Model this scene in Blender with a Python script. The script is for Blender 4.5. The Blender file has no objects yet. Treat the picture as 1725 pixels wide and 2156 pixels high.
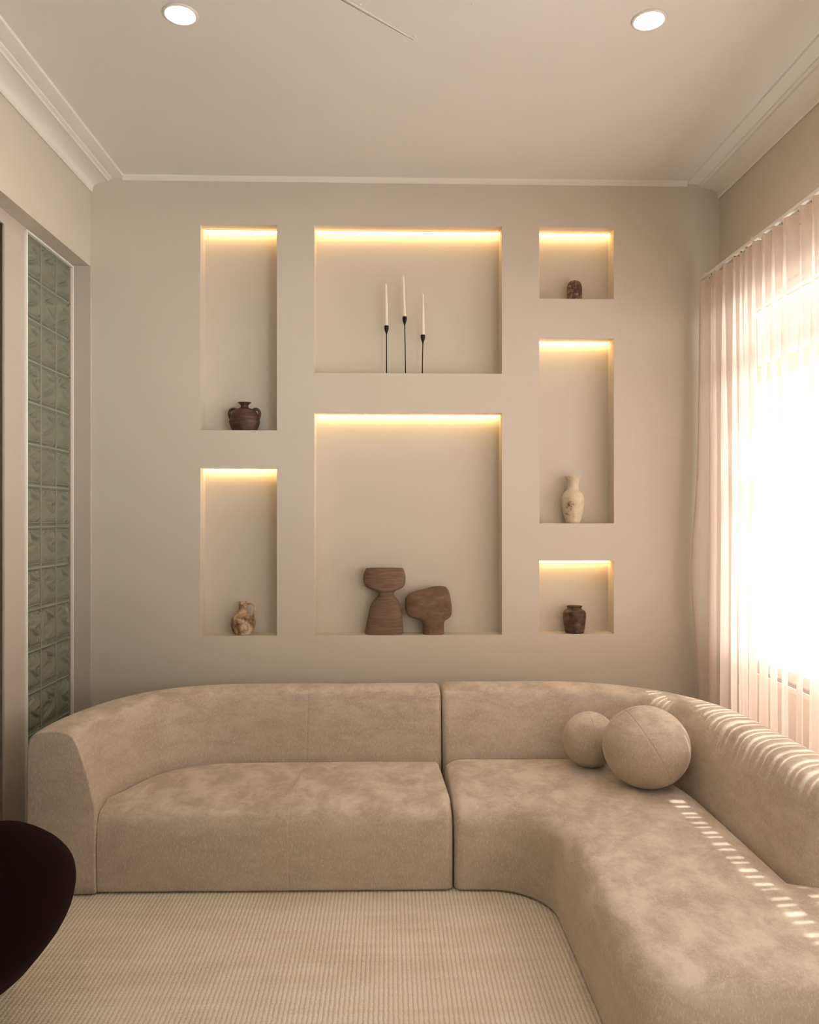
import bpy, bmesh, math, random
from mathutils import Vector, Matrix, noise
random.seed(7)
sc = bpy.context.scene
col = sc.collection
PI = math.pi

# ------------------------------------------------------------------ camera
F, H, HZ, YAW = 1660.0, 1.69, 1090.0, 0.0268
cam = bpy.data.cameras.new('camera'); cob = bpy.data.objects.new('camera', cam); col.objects.link(cob)
cob.location = (0, 0, H); cob.rotation_euler = (PI/2, 0, -YAW)
cam.sensor_fit = 'HORIZONTAL'; cam.sensor_width = 36.0; cam.lens = F/1725*36
cam.shift_y = (HZ-1078)/1725; cam.clip_start = 0.05
sc.camera = cob
cs, sn = math.cos(YAW), math.sin(YAW)
def ray(px, py):
    a = (px-862.5)/F; b = -(py-HZ)/F
    return (a*cs+sn, -a*sn+cs, b)
def at(px, py, Y):               # survey helper: a sighted point at the distance Y
    r = ray(px, py); t = Y/r[1]; return (r[0]*t, Y, H+r[2]*t)

# ------------------------------------------------------------------ materials
def mat(name, base, rough=0.6, **kw):
    m = bpy.data.materials.new(name); m.use_nodes = True
    b = m.node_tree.nodes['Principled BSDF']
    b.inputs['Base Color'].default_value = (*base, 1); b.inputs['Roughness'].default_value = rough
    for k, v in kw.items():
        b.inputs[k].default_value = v
    return m
def nd(m, t, **kw):
    n = m.node_tree.nodes.new(t)
    for k, v in kw.items(): setattr(n, k, v)
    return n
def lk(m, a, b): m.node_tree.links.new(a, b)
def P(m): return m.node_tree.nodes['Principled BSDF']
def coords(m, scale=(1, 1, 1), kind='Object'):
    tc = nd(m, 'ShaderNodeTexCoord'); mp = nd(m, 'ShaderNodeMapping'); mp.inputs['Scale'].default_value = scale
    lk(m, tc.outputs[kind], mp.inputs['Vector']); return mp.outputs['Vector']
def noisetex(m, vec, scale, detail=4, rough=0.55, dist=0.0):
    n = nd(m, 'ShaderNodeTexNoise'); n.inputs['Scale'].default_value = scale; n.inputs['Detail'].default_value = detail
    n.inputs['Roughness'].default_value = rough; n.inputs['Distortion'].default_value = dist
    lk(m, vec, n.inputs['Vector']); return n.outputs['Fac']
def ramp(m, fac, stops):
    r = nd(m, 'ShaderNodeValToRGB'); e = r.color_ramp.elements
    while len(e) < len(stops): e.new(0.5)
    for i, (p, c) in enumerate(stops): e[i].position = p; e[i].color = (*c, 1)
    lk(m, fac, r.inputs['Fac']); return r.outputs['Color']
def bump(m, h, strength, dist, prev=None):
    b = nd(m, 'ShaderNodeBump'); b.inputs['Strength'].default_value = strength; b.inputs['Distance'].default_value = dist
    lk(m, h, b.inputs['Height'])
    if prev is not None: lk(m, prev, b.inputs['Normal'])
    return b.outputs['Normal']
def mixc(m, fac, a, b, mode='MIX'):
    n = nd(m, 'ShaderNodeMix', data_type='RGBA', blend_type=mode)
    for s, v in ((n.inputs[0], fac), (n.inputs[6], a), (n.inputs[7], b)):
        if isinstance(v, (float, int)): s.default_value = v
        elif isinstance(v, tuple): s.default_value = (*v, 1)
        else: lk(m, v, s)
    return n.outputs[2]

def plaster(name, c, var=0.04):
    m = mat(name, c, 0.72)
    v = coords(m)
    n = noisetex(m, v, 1.3, 4)
    lk(m, ramp(m, n, [(0.3, tuple(x*(1-var) for x in c)), (0.7, tuple(min(1, x*(1+var)) for x in c))]), P(m).inputs['Base Color'])
    lk(m, bump(m, noisetex(m, v, 60, 3), 0.08, 0.002), P(m).inputs['Normal'])
    return m
M_wall = plaster('wall_plaster', (0.638, 0.575, 0.490), 0.015)
M_ceil = plaster('ceiling_plaster', (0.83, 0.80, 0.76), 0.01)
M_trim = plaster('trim_paint', (0.84, 0.80, 0.745), 0.01)
M_jamb = plaster('joinery_paint', (0.54, 0.475, 0.41), 0.02)
M_hall = plaster('shaded_hall_plaster', (0.32, 0.20, 0.125))  # hall's lack of light put into the colour, darker than the room plaster

def velvet():
    m = mat('beige_chenille', (0.5, 0.4, 0.3), 0.85)
    p = P(m); p.inputs['Sheen Weight'].default_value = 0.45; p.inputs['Sheen Roughness'].default_value = 0.35
    p.inputs['Sheen Tint'].default_value = (1.0, 0.9, 0.8, 1); p.inputs['Specular IOR Level'].default_value = 0.15
    v = coords(m); v2 = coords(m, (1.0, 0.7, 2.2))
    # brushed nap: patches of pile laid one way or the other
    nap = noisetex(m, v2, 7.5, 8, 0.70, 0.25)
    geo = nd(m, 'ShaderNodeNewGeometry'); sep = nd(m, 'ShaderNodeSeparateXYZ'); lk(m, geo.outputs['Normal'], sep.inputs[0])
    nz = nd(m, 'ShaderNodeMapRange'); lk(m, sep.outputs['Z'], nz.inputs['Value'])  # more pale nap on upward faces, light on the tops put into the colour
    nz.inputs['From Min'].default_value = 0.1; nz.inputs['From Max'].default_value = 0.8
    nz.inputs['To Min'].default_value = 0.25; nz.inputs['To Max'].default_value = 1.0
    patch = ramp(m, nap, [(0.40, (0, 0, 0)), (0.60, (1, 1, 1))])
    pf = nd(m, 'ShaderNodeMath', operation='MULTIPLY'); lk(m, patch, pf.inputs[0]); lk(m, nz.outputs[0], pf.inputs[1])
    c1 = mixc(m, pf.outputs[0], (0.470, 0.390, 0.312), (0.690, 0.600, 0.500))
    # flecks of lighter thread, drawn out along the weave
    vf = coords(m, (185, 185, 60)); fl = noisetex(m, vf, 1.0, 3, 0.7)
    fr = ramp(m, fl, [(0.50, (0, 0, 0)), (0.68, (1, 1, 1))])
    ff = nd(m, 'ShaderNodeMath', operation='MULTIPLY'); lk(m, fr, ff.inputs[0]); ff.inputs[1].default_value = 0.45
    c2 = mixc(m, ff.outputs[0], c1, (0.80, 0.71, 0.60))
    lk(m, c2, p.inputs['Base Color'])
    b1 = bump(m, noisetex(m, v, 16, 3), 0.12, 0.01)
    b2 = bump(m, fl, 0.45, 0.0025, b1)
    lk(m, b2, p.inputs['Normal'])
    return m
M_velvet = velvet()
M_dark = mat('black_plastic', (0.012, 0.010, 0.009), 0.5)

def rugmat():
    m = mat('rug_wool', (0.5, 0.4, 0.28), 0.95); p = P(m)
    p.inputs['Specular IOR Level'].default_value = 0.1
    v = coords(m, (1, 1, 1))
    w = nd(m, 'ShaderNodeTexWave', wave_type='BANDS', bands_direction='X', wave_profile='SIN')
    w.inputs['Scale'].default_value = 18.5; w.inputs['Distortion'].default_value = 1.2; w.inputs['Detail'].default_value = 2
    w.inputs['Detail Scale'].default_value = 3
    lk(m, v, w.inputs['Vector'])
    # short cross knots along each rib
    w2 = nd(m, 'ShaderNodeTexWave', wave_type='BANDS', bands_direction='Y', wave_profile='SIN')
    w2.inputs['Scale'].default_value = 30.0; w2.inputs['Distortion'].default_value = 9.0; w2.inputs['Detail'].default_value = 2
    lk(m, v, w2.inputs['Vector'])
    band = noisetex(m, coords(m, (0.5, 9, 1)), 3.0, 4)
    stain = noisetex(m, coords(m, (1.2, 2.4, 1)), 2.2, 4)
    cb = ramp(m, band, [(0.38, (0.84, 0.745, 0.61)), (0.62, (0.88, 0.80, 0.68))])
    cst = mixc(m, ramp(m, stain, [(0.45, (0, 0, 0)), (0.75, (0.35, 0.35, 0.35))]), cb, (0.60, 0.48, 0.33))
    rib = ramp(m, w.outputs['Fac'], [(0.05, (0.73, 0.70, 0.66)), (0.55, (1.0, 1.0, 1.0))])
    c = mixc(m, 0.85, cst, rib, 'MULTIPLY')
    kn = ramp(m, w2.outputs['Fac'], [(0.1, (0.96, 0.95, 0.93)), (0.5, (1.0, 1.0, 1.0))])
    lk(m, mixc(m, 0.6, c, kn, 'MULTIPLY'), p.inputs['Base Color'])
    b1 = bump(m, w.outputs['Fac'], 0.5, 0.0022)
    b2 = bump(m, w2.outputs['Fac'], 0.5, 0.0015, b1)
    b3 = bump(m, noisetex(m, coords(m, (1, 0.45, 1)), 330, 3), 0.7, 0.003, b2)
    lk(m, b3, p.inputs['Normal'])
    return m
M_rug = rugmat()

def mottled(name, stops, scale, rough=0.7, stretch=(1, 1, 1), bs=0.5, bd=0.004, detail=6, dist=0.3):
    m = mat(name, stops[0][1], rough); v = coords(m, stretch)
    n = noisetex(m, v, scale, detail, 0.65, dist)
    lk(m, ramp(m, n, stops), P(m).inputs['Base Color'])
    lk(m, bump(m, n, bs, bd), P(m).inputs['Normal'])
    return m
M_amphora = mottled('brown_earthenware', [(0.30, (0.022, 0.012, 0.008)), (0.55, (0.085, 0.036, 0.022)), (0.8, (0.16, 0.095, 0.07))], 14, 0.5, (1, 1, 3))
M_jug = mottled('weathered_clay', [(0.40, (0.14, 0.07, 0.03)), (0.52, (0.42, 0.28, 0.17)), (0.62, (0.66, 0.52, 0.37))], 17, 0.8)
M_stone = mottled('speckled_stone', [(0.38, (0.055, 0.026, 0.015)), (0.52, (0.14, 0.078, 0.05)), (0.70, (0.40, 0.29, 0.21))], 45, 0.7)
M_vase = mottled('cream_ceramic', [(0.36, (0.22, 0.11, 0.055)), (0.42, (0.62, 0.49, 0.34)), (0.6, (0.74, 0.63, 0.48))], 11, 0.6, bs=0.2)
M_pot = mottled('dark_glazed_clay', [(0.36, (0.030, 0.014, 0.008)), (0.55, (0.095, 0.048, 0.028)), (0.76, (0.24, 0.16, 0.11))], 28, 0.45)
M_sculpA = mottled('ribbed_brown_clay', [(0.30, (0.135, 0.075, 0.045)), (0.60, (0.225, 0.145, 0.095)), (0.8, (0.29, 0.20, 0.14))], 9, 0.85, (1.2, 1.2, 16), 0.7, 0.004)
M_sculpB = mottled('rough_brown_clay', [(0.30, (0.115, 0.065, 0.038)), (0.60, (0.205, 0.130, 0.082)), (0.85, (0.33, 0.23, 0.16))], 13, 0.85, (1, 1, 2), 0.6, 0.004)
M_iron = mat('black_iron', (0.010, 0.007, 0.006), 0.45, Metallic=0.6)
M_wax = mat('ivory_wax', (0.86, 0.79, 0.66), 0.45); P(M_wax).inputs['Subsurface Weight'].default_value = 0.25; P(M_wax).inputs['Subsurface Radius'].default_value = (0.01, 0.007, 0.004)
M_wick = mat('wick_cotton', (0.85, 0.78, 0.66), 0.9)
M_chair = mat('oxblood_velvet', (0.0060, 0.0016, 0.0013), 0.95)
P(M_chair).inputs['Sheen Weight'].default_value = 0.03; P(M_chair).inputs['Sheen Tint'].default_value = (0.6, 0.15, 0.1, 1); P(M_chair).inputs['Specular IOR Level'].default_value = 0.1
lk(M_chair, bump(M_chair, noisetex(M_chair, coords(M_chair), 400, 2), 0.4, 0.002), P(M_chair).inputs['Normal'])
M_wood = mottled('dark_floorboards', [(0.3, (0.035, 0.018, 0.010)), (0.7, (0.08, 0.042, 0.024))], 3, 0.4, (1, 12, 1), 0.1, 0.001)
M_white = mat('white_metal', (0.8, 0.78, 0.74), 0.4)
M_metal = mat('grey_steel', (0.25, 0.24, 0.22), 0.35, Metallic=0.8)
M_frame = mat('white_window_paint', (0.82, 0.80, 0.76), 0.4)

def emis(name, c, s):
    m = mat(name, (0, 0, 0)); P(m).inputs['Emission Color'].default_value = (*c, 1); P(m).inputs['Emission Strength'].default_value = s
    return m
LED_S, DL_S = 13.0, 90.0
M_led = emis('led_diffuser', (1.0, 0.62, 0.24), LED_S)
M_lamp = emis('lamp_diffuser', (1.0, 0.86, 0.70), DL_S)

def glassblock():
    m = mat('green_block_glass', (0.40, 0.425, 0.315), 0.10); p = P(m)
    p.inputs['Transmission Weight'].default_value = 0.5; p.inputs['IOR'].default_value = 1.45; p.inputs['Roughness'].default_value = 0.09
    return m
M_block = glassblock()
M_mortar = mat('green_joint', (0.27, 0.31, 0.22), 0.5)
M_pane = bpy.data.materials.new('window_glass'); M_pane.use_nodes = True
nt = M_pane.node_tree; nt.nodes.remove(nt.nodes['Principled BSDF'])
_t = nt.nodes.new('ShaderNodeBsdfTransparent'); _t.inputs[0].default_value = (0.96, 0.97, 0.97, 1)
_g = nt.nodes.new('ShaderNodeBsdfGlossy'); _g.inputs['Roughness'].default_value = 0.02
_x = nt.nodes.new('ShaderNodeMixShader')
_x.inputs[0].default_value = 0.04; nt.links.new(_t.outputs[0], _x.inputs[1]); nt.links.new(_g.outputs[0], _x.inputs[2])
nt.links.new(_x.outputs[0], nt.nodes['Material Output'].inputs[0])

def sheer():
    m = bpy.data.materials.new('blush_sheer'); m.use_nodes = True; t = m.node_tree; t.nodes.remove(t.nodes['Principled BSDF'])
    N = t.nodes.new; L = t.links.new
    colr = (0.86, 0.72, 0.63, 1)
    d = N('ShaderNodeBsdfDiffuse'); d.inputs[0].default_value = colr
    tr = N('ShaderNodeBsdfTranslucent'); tr.inputs[0].default_value = (0.92, 0.77, 0.68, 1)
    tp = N('ShaderNodeBsdfTransparent'); tp.inputs[0].default_value = (1.0, 0.96, 0.93, 1)
    m1 = N('ShaderNodeMixShader'); m1.inputs[0].default_value = 0.19; L(d.outputs[0], m1.inputs[1]); L(tr.outputs[0], m1.inputs[2])
    # threads close up as the cloth turns edge-on
    lw = N('ShaderNodeLayerWeight'); lw.inputs[0].default_value = 0.35
    mr = N('ShaderNodeValToRGB'); L(lw.outputs['Facing'], mr.inputs['Fac']); el = mr.color_ramp.elements
    el.new(0.5); el.new(0.5)
    for q, (ps, vl) in enumerate(((0.0, 0.42), (0.47, 0.34), (0.59, 0.20), (0.68, 0.01))):
        el[q].position = ps; el[q].color = (vl, vl, vl, 1)
    m2 = N('ShaderNodeMixShader'); L(mr.outputs[0], m2.inputs[0]); L(m1.outputs[0], m2.inputs[1]); L(tp.outputs[0], m2.inputs[2])
    L(m2.outputs[0], t.nodes['Material Output'].inputs[0])
    return m
M_sheer = sheer()

# ------------------------------------------------------------------ mesh helpers
def link(name, verts, faces, m, parent=None, smooth=True, bevel=0, seg=2, angle=None):
    me = bpy.data.meshes.new(name); me.from_pydata([tuple(v) for v in verts], [], faces); me.update()
    bm = bmesh.new(); bm.from_mesh(me); bmesh.ops.recalc_face_normals(bm, faces=bm.faces); bm.to_mesh(me); bm.free()
    if m: me.materials.append(m)
    o = bpy.data.objects.new(name, me); col.objects.link(o)
    if parent: o.parent = parent
    if bevel:
        b = o.modifiers.new('bevel', 'BEVEL'); b.width = bevel; b.segments = seg; b.limit_method = 'ANGLE'; b.angle_limit = math.radians(40); b.harden_normals = smooth
    if smooth:
        me.polygons.foreach_set('use_smooth', [True]*len(me.polygons))
        if angle: me.set_sharp_from_angle(angle=math.radians(angle))
    return o
def tag(o, label=None, cat=None, group=None, kind=None):
    if label: o['label'] = label
    if cat: o['category'] = cat
    if group: o['group'] = group
    if kind: o['kind'] = kind
    return o
def empty(name, loc=(0, 0, 0), rz=0):
    o = bpy.data.objects.new(name, None); o.empty_display_size = 0.1; col.objects.link(o)
    o.location = loc; o.rotation_euler = (0, 0, rz); return o
class MB:
    def __init__(s): s.v = []; s.f = []
    def add(s, v, f):
        n = len(s.v); s.v += [tuple(x) for x in v]; s.f += [tuple(i+n for i in q) for q in f]; return s
    def box(s, x0, x1, y0, y1, z0, z1):
        v = [(x, y, z) for x in (x0, x1) for y in (y0, y1) for z in (z0, z1)]
        return s.add(v, [(0, 1, 3, 2), (4, 6, 7, 5), (0, 4, 5, 1), (2, 3, 7, 6), (0, 2, 6, 4), (1, 5, 7, 3)])
    def tube(s, pts, r, n=10, caps=True):
        pts = [Vector(p) for p in pts]; rr = r if isinstance(r, (list, tuple)) else [r]*len(pts)
        rows = []; up = Vector((0, 0, 1))
        for i, p in enumerate(pts):
            d = (pts[min(i+1, len(pts)-1)]-pts[max(i-1, 0)]).normalized()
            a = d.cross(Vector((0, 1, 0))) if abs(d.y) < 0.9 else d.cross(up)
            a.normalize(); b = d.cross(a)
            rows.append([p+(a*math.cos(2*PI*k/n)+b*math.sin(2*PI*k/n))*rr[i] for k in range(n)])
        return s.loft(rows, caps)
    def loft(s, rows, caps=True, closed=True):
        n = len(rows[0]); v = [p for r in rows for p in r]; f = []
        for i in range(len(rows)-1):
            for k in range(n if closed else n-1):
                a = i*n+k; b = i*n+(k+1) % n; f.append((a, b, b+n, a+n))
        if caps: f.append(tuple(range(n))); f.append(tuple(range(len(v)-n, len(v))))
        return s.add(v, f)
    def build(s, name, m, parent=None, **kw): return link(name, s.v, s.f, m, parent, **kw)
def catmull(pts, k=6):
    out = []; n = len(pts)
    for i in range(n-1):
        p0 = Vector(pts[max(i-1, 0)]); p1 = Vector(pts[i]); p2 = Vector(pts[i+1]); p3 = Vector(pts[min(i+2, n-1)])
        for j in range(k):
            t = j/k
            out.append(0.5*((2*p1)+(p2-p0)*t+(2*p0-5*p1+4*p2-p3)*t*t+(3*p1-p0-3*p2+p3)*t**3))
    out.append(Vector(pts[-1])); return out
def resample(pts, step=None, count=None):
    pts = [Vector(p) for p in pts]; L = [0]
    for i in range(1, len(pts)): L.append(L[-1]+(pts[i]-pts[i-1]).length)
    n = count or max(2, int(L[-1]/step)+1); out = []; j = 0
    for i in range(n):
        d = L[-1]*i/(n-1)
        while j < len(L)-2 and L[j+1] < d: j += 1
        t = (d-L[j])/max(1e-9, L[j+1]-L[j]); out.append(pts[j].lerp(pts[j+1], t))
    return out, L[-1]
def lathe_rows(prof, cx, cy, z0, n=40, sy=1.0, tilt=0.0):
    return [[(cx+r*math.cos(2*PI*k/n), cy+sy*r*math.sin(2*PI*k/n), z0+z) for k in range(n)] for r, z in prof]

# ------------------------------------------------------------------ the setting
W, NB = 4.72, 4.845         # back wall face, niche back
XL, XR, ZC = -1.766, 2.005, 3.72
Y0 = -1.6
HEAD = 3.179
N = {  # niches x0,x1,z0,z1
 'a': (-1.118, -0.665, 2.211, 3.437), 'b': (-1.118, -0.665, 0.986, 1.987),
 'c': (-0.442, 0.682, 2.555, 3.438), 'd': (-0.442, 0.682, 0.986, 2.319),
 'e': (0.908, 1.360, 3.008, 3.438), 'f': (0.908, 1.360, 1.656, 2.772), 'g': (0.908, 1.360, 0.988, 1.430)}
def niche_wall():
    xs = sorted({XL-0.1, XR+0.15} | {v for q in N.values() for v in q[:2]})
    zs = sorted({-0.02, ZC+0.05} | {v for q in N.values() for v in q[2:]})
    bm = bmesh.new(); vc = {}
    def V(x, y, z):
        k = (round(x, 4), round(y, 4), round(z, 4))
        if k not in vc: vc[k] = bm.verts.new(k)
        return vc[k]
    def face(*p):
        try: bm.faces.new([V(*q) for q in p])
        except ValueError: pass
    for i in range(len(xs)-1):
        for j in range(len(zs)-1):
            mx, mz = (xs[i]+xs[i+1])/2, (zs[j]+zs[j+1])/2
            inn = any(q[0] < mx < q[1] and q[2] < mz < q[3] for q in N.values())
            y = NB if inn else W
            face((xs[i], y, zs[j]), (xs[i+1], y, zs[j]), (xs[i+1], y, zs[j+1]), (xs[i], y, zs[j+1]))
            if inn:
                q = [q for q in N.values() if q[0] < mx < q[1] and q[2] < mz < q[3]][0]
                for c, hit in ((xs[i], xs[i] == q[0]), (xs[i+1], xs[i+1] == q[1])):
                    if hit: face((c, W, zs[j]), (c, NB, zs[j]), (c, NB, zs[j+1]), (c, W, zs[j+1]))
                for c, hit in ((zs[j], zs[j] == q[2]), (zs[j+1], zs[j+1] == q[3])):
                    if hit: face((xs[i], W, c), (xs[i+1], W, c), (xs[i+1], NB, c), (xs[i], NB, c))
    # outer sides and rear so the wall is a solid slab
    x0, x1, z0, z1 = xs[0], xs[-1], zs[0], zs[-1]; yb = NB+0.12
    for i in range(len(xs)-1):
        face((xs[i], W, z0), (xs[i+1], W, z0), (xs[i+1], yb, z0), (xs[i], yb, z0)); face((xs[i], W, z1), (xs[i+1], W, z1), (xs[i+1], yb, z1), (xs[i], yb, z1))
        for j in range(len(zs)-1):
            face((xs[i], yb, zs[j]), (xs[i+1], yb, zs[j]), (xs[i+1], yb, zs[j+1]), (xs[i], yb, zs[j+1]))
    for j in range(len(zs)-1):
        for x in (x0, x1): face((x, W, zs[j]), (x, yb, zs[j]), (x, yb, zs[j+1]), (x, W, zs[j+1]))
    bmesh.ops.recalc_face_normals(bm, faces=bm.faces)
    me = bpy.data.meshes.new('wall_back'); bm.to_mesh(me); bm.free(); me.materials.append(M_wall)
    o = bpy.data.objects.new('wall_back', me); col.objects.link(o)
    b = o.modifiers.new('bevel', 'BEVEL'); b.width = 0.006; b.segments = 3; b.limit_method = 'ANGLE'; b.angle_limit = math.radians(40); b.harden_normals = False
    return tag(o, 'beige plaster wall with seven recessed niches behind the sofa', 'wall', kind='structure')
niche_wall()
def struct(name, mb, m, label, cat, **kw):
    o = mb.build(name, m, **kw); return tag(o, label, cat, kind='structure')

HX = -3.4   # far side of the hall seen through the side opening
struct('floor', MB().box(HX, XR+0.15, Y0-0.1, NB+0.1, -0.06, 0.0), M_wood, 'dark wooden floor running under the rug into the hall', 'floor', smooth=False)
struct('ceiling', MB().box(HX, XR+0.15, Y0-0.1, NB+0.1, ZC, ZC+0.1), M_ceil, 'smooth pale beige ceiling with two recessed lights', 'ceiling', smooth=False)
# left wall: solid to the camera's left, a tall opening with a partition at the far end
y_op = 1.8; YJ = 4.70
lw = MB(); T = 0.22
lw.box(XL-T, XL, Y0, y_op, 0, ZC)
struct('wall_left', lw, M_wall, 'beige side wall nearer the viewer, before the wide opening', 'wall', smooth=False)
struct('wall_left_upper', MB().box(XL-T, XL, y_op, W, HEAD, ZC), M_wall, 'beige side wall above the opening with the glass blocks', 'wall', smooth=False)
struct('wall_front', MB().box(HX, XR+0.15, Y0-0.1, Y0, 0, ZC), M_wall, 'plain beige wall behind the viewer', 'wall', smooth=False)
# right wall with window hole
wy0, wy1, wz0, wz1 = 1.15, 4.40, 0.845, 2.93
WT = 0.12
vy0, vy1 = -1.45, 0.95     # second window, out of view, added to let in more daylight
rw = MB(); rw.box(XR, XR+WT, Y0, vy0, 0, ZC); rw.box(XR, XR+WT, vy1, wy0, 0, ZC)
rw.box(XR, XR+WT, vy0, vy1, 0, wz0); rw.box(XR, XR+WT, vy0, vy1, wz1, ZC)
rw.box(XR, XR+WT, wy1, W, 0, ZC)
rw.box(XR, XR+WT, wy0, wy1, 0, wz0); rw.box(XR, XR+WT, wy0, wy1, wz1, ZC)
struct('wall_right', rw, M_wall, 'beige side wall around the curtained window', 'wall', smooth=False)
# partition set back in the left opening: post, header, jamb reveal
XG = -1.86
pt = MB()
pt.box(XG-0.014, XG, 3.874, 4.046, 0, HEAD); pt.box(XG-0.11, XG, 4.046, 4.085, 0, HEAD)           # post
pt.box(XG-0.014, XG, y_op, 3.874, 3.113, HEAD)              # header over the doorway
pt.box(XG-0.11, XG, 4.085, 4.684, 3.166, HEAD)                 # strip above the blocks
pt.box(XG-0.11, XG, 4.684, W, 0, HEAD)                     # strip by the jamb
struct('trim_1', pt, M_jamb, 'beige painted post and header framing the glass blocks', 'door frame', smooth=True, bevel=0.003)
struct('trim_2', MB().box(XG, XL+0.012, W-0.022, W, 0, HEAD), M_jamb, 'narrow beige door jamb beside the niche wall', 'door jamb', smooth=True, bevel=0.004)
# thin light stops around the glass
st = MB(); st.box(XG-0.02, XG+0.012, 4.083, 4.096, 0, HEAD-0.02); st.box(XG-0.02, XG+0.010, 4.096, 4.69, 3.158, 3.170); st.box(XG-0.02, XG+0.010, 4.680, 4.690, 0, 3.158)
struct('trim_3', st, M_trim, 'thin pale bead around the glass block panel', 'bead', smooth=True, bevel=0.002)

# glass blocks
panel = empty('window_2', (XG, 4.096, 0))
tag(panel, 'tall panel of green wavy glass blocks left of the niche wall', 'glass block panel', kind='structure')
BW, BH = 0.1945, 0.217
rows_n = 14
mo = MB()
for k in range(rows_n+1):
    z = 3.160-k*BH; mo.box(-0.085, -0.006, 0, 3*BW, z-0.0035, z+0.0035)
for k in range(4): mo.box(-0.085, -0.006, max(0, k*BW-0.003), min(3*BW, k*BW+0.003), 3.160-rows_n*BH, 3.160)
g = mo.build('mortar_joint', M_mortar, panel, smooth=False); g['label'] = 'pale green joints between the blocks'
def block_mesh(flip):
    n, mz = 24, 56; w, h = BW-0.007, BH-0.007
    rows = []
    def hgt(u, v):
        d = min(u, 1-u)*w; e = min(v, 1-v)*h; edge = min(d, e)
        rim = 0.0 if edge > 0.026 else -0.004*(math.cos(edge/0.026*PI)*0.5+0.5)
        lens = min(1, max(0, (edge-0.018)/0.02))
        uu = 1-u if flip else u
        ph = uu*12+3.0*math.sin(v*6.5+uu*2)+1.6*math.sin(v*13-uu*5)
        wav = 0.009*math.sin(ph)+0.004*math.sin(ph*0.53+v*11)
        groove = -0.0025*math.exp(-((edge-0.014)/0.003)**2)-0.009*math.exp(-((e-0.010)/0.0035)**2)-0.006*math.exp(-((e-0.021)/0.003)**2)
        return rim+lens*wav+groove
    v = []; f = []
    for j in range(mz+1):
        for i in range(n+1):
            u = i/n; t = j/mz; v.append((hgt(u, t), u*w, t*h))
    for j in range(mz):
        for i in range(n): a = j*(n+1)+i; f.append((a, a+1, a+n+2, a+n+1))
    o = len(v); D = -0.082
    v += [(D-hgt(1-p[1]/w, p[2]/h), p[1], p[2]) for p in v[:o]]
    f += [tuple(reversed([q+o for q in x])) for x in f[:]]
    for i in range(n):
        f.append((i, i+o, i+1+o, i+1)); a = mz*(n+1)+i; f.append((a, a+1, a+1+o, a+o))
    for j in range(mz):
        a = j*(n+1); b = a+n+1; f.append((a, b, b+o, a+o)); a += n; b += n; f.append((a, a+o, b+o, b))
    return v, f
protos = []
for fl in (False, True):
    v, f = block_mesh(fl); me = bpy.data.meshes.new('glass_block'); me.from_pydata(v, [], f); me.update()
    bm = bmesh.new(); bm.from_mesh(me); bmesh.ops.recalc_face_normals(bm, faces=bm.faces); bm.to_mesh(me); bm.free()
    me.materials.append(M_block); me.polygons.foreach_set('use_smooth', [True]*len(me.polygons)); me.set_sharp_from_angle(angle=math.radians(50))
    protos.append(me)
for r in range(rows_n):
    for c in range(3):
        b = bpy.data.objects.new('glass_block', protos[(r*2+c*3+r//3) % 2]); col.objects.link(b); b.parent = panel
        b.location = (-0.004, c*BW+0.0035, 3.160-(r+1)*BH+0.0035)

# hall beyond
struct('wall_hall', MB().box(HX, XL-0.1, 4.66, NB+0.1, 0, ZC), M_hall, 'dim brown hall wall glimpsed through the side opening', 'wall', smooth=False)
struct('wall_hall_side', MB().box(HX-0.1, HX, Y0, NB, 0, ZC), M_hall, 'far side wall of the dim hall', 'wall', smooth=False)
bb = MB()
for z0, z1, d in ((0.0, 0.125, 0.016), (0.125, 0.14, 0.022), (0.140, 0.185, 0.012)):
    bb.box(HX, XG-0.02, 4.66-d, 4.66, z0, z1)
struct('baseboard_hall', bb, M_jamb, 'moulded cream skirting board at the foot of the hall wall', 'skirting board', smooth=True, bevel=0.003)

# cornices (profile: distance from wall, height below ceiling)
def cornice(name, x, sgn, lab):
    p = [(0, -0.097), (0.008, -0.100), (0.014, -0.094), (0.016, -0.078), (0.018, -0.070)]
    for k in range(1, 9):
        a = k/8*PI/2; p.append((0.018+0.085*(1-math.cos(a)), -0.070+0.030*math.sin(a)))
    p += [(0.110, -0.041), (0.111, -0.028), (0.118, -0.026), (0.126, -0.024), (0.128, -0.017), (0.192, -0.014), (0.197, -0.012), (0.200, 0.0), (0, 0.0)]
    if sgn < 0:
        p[-4:-2] = [(0.192, -0.0125), (0.197, -0.011)]
    rows = [[(x+sgn*a, y, ZC+b) for a, b in p] for y in (Y0, 0.5, 2.0, 3.4, W)]
    mb = MB().loft(rows)
    return struct(name, mb, M_trim, lab, 'cornice', smooth=True, angle=35)
cornice('trim_4', XL, 1, 'stepped pale cornice along the left edge of the ceiling')
cornice('trim_5', XR, -1, 'stepped pale cornice above the curtain along the right ceiling edge')
cb = MB(); cb.loft([[(x, W, ZC-0.030), (x, W-0.006, ZC-0.028), (x, W-0.009, ZC-0.010), (x, W-0.018, ZC), (x, W, ZC)] for x in (XL+0.19, 0.2, XR-0.2)])
struct('trim_6', cb, M_trim, 'slim pale bead where the niche wall meets the ceiling', 'bead', smooth=True, angle=35)
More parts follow.
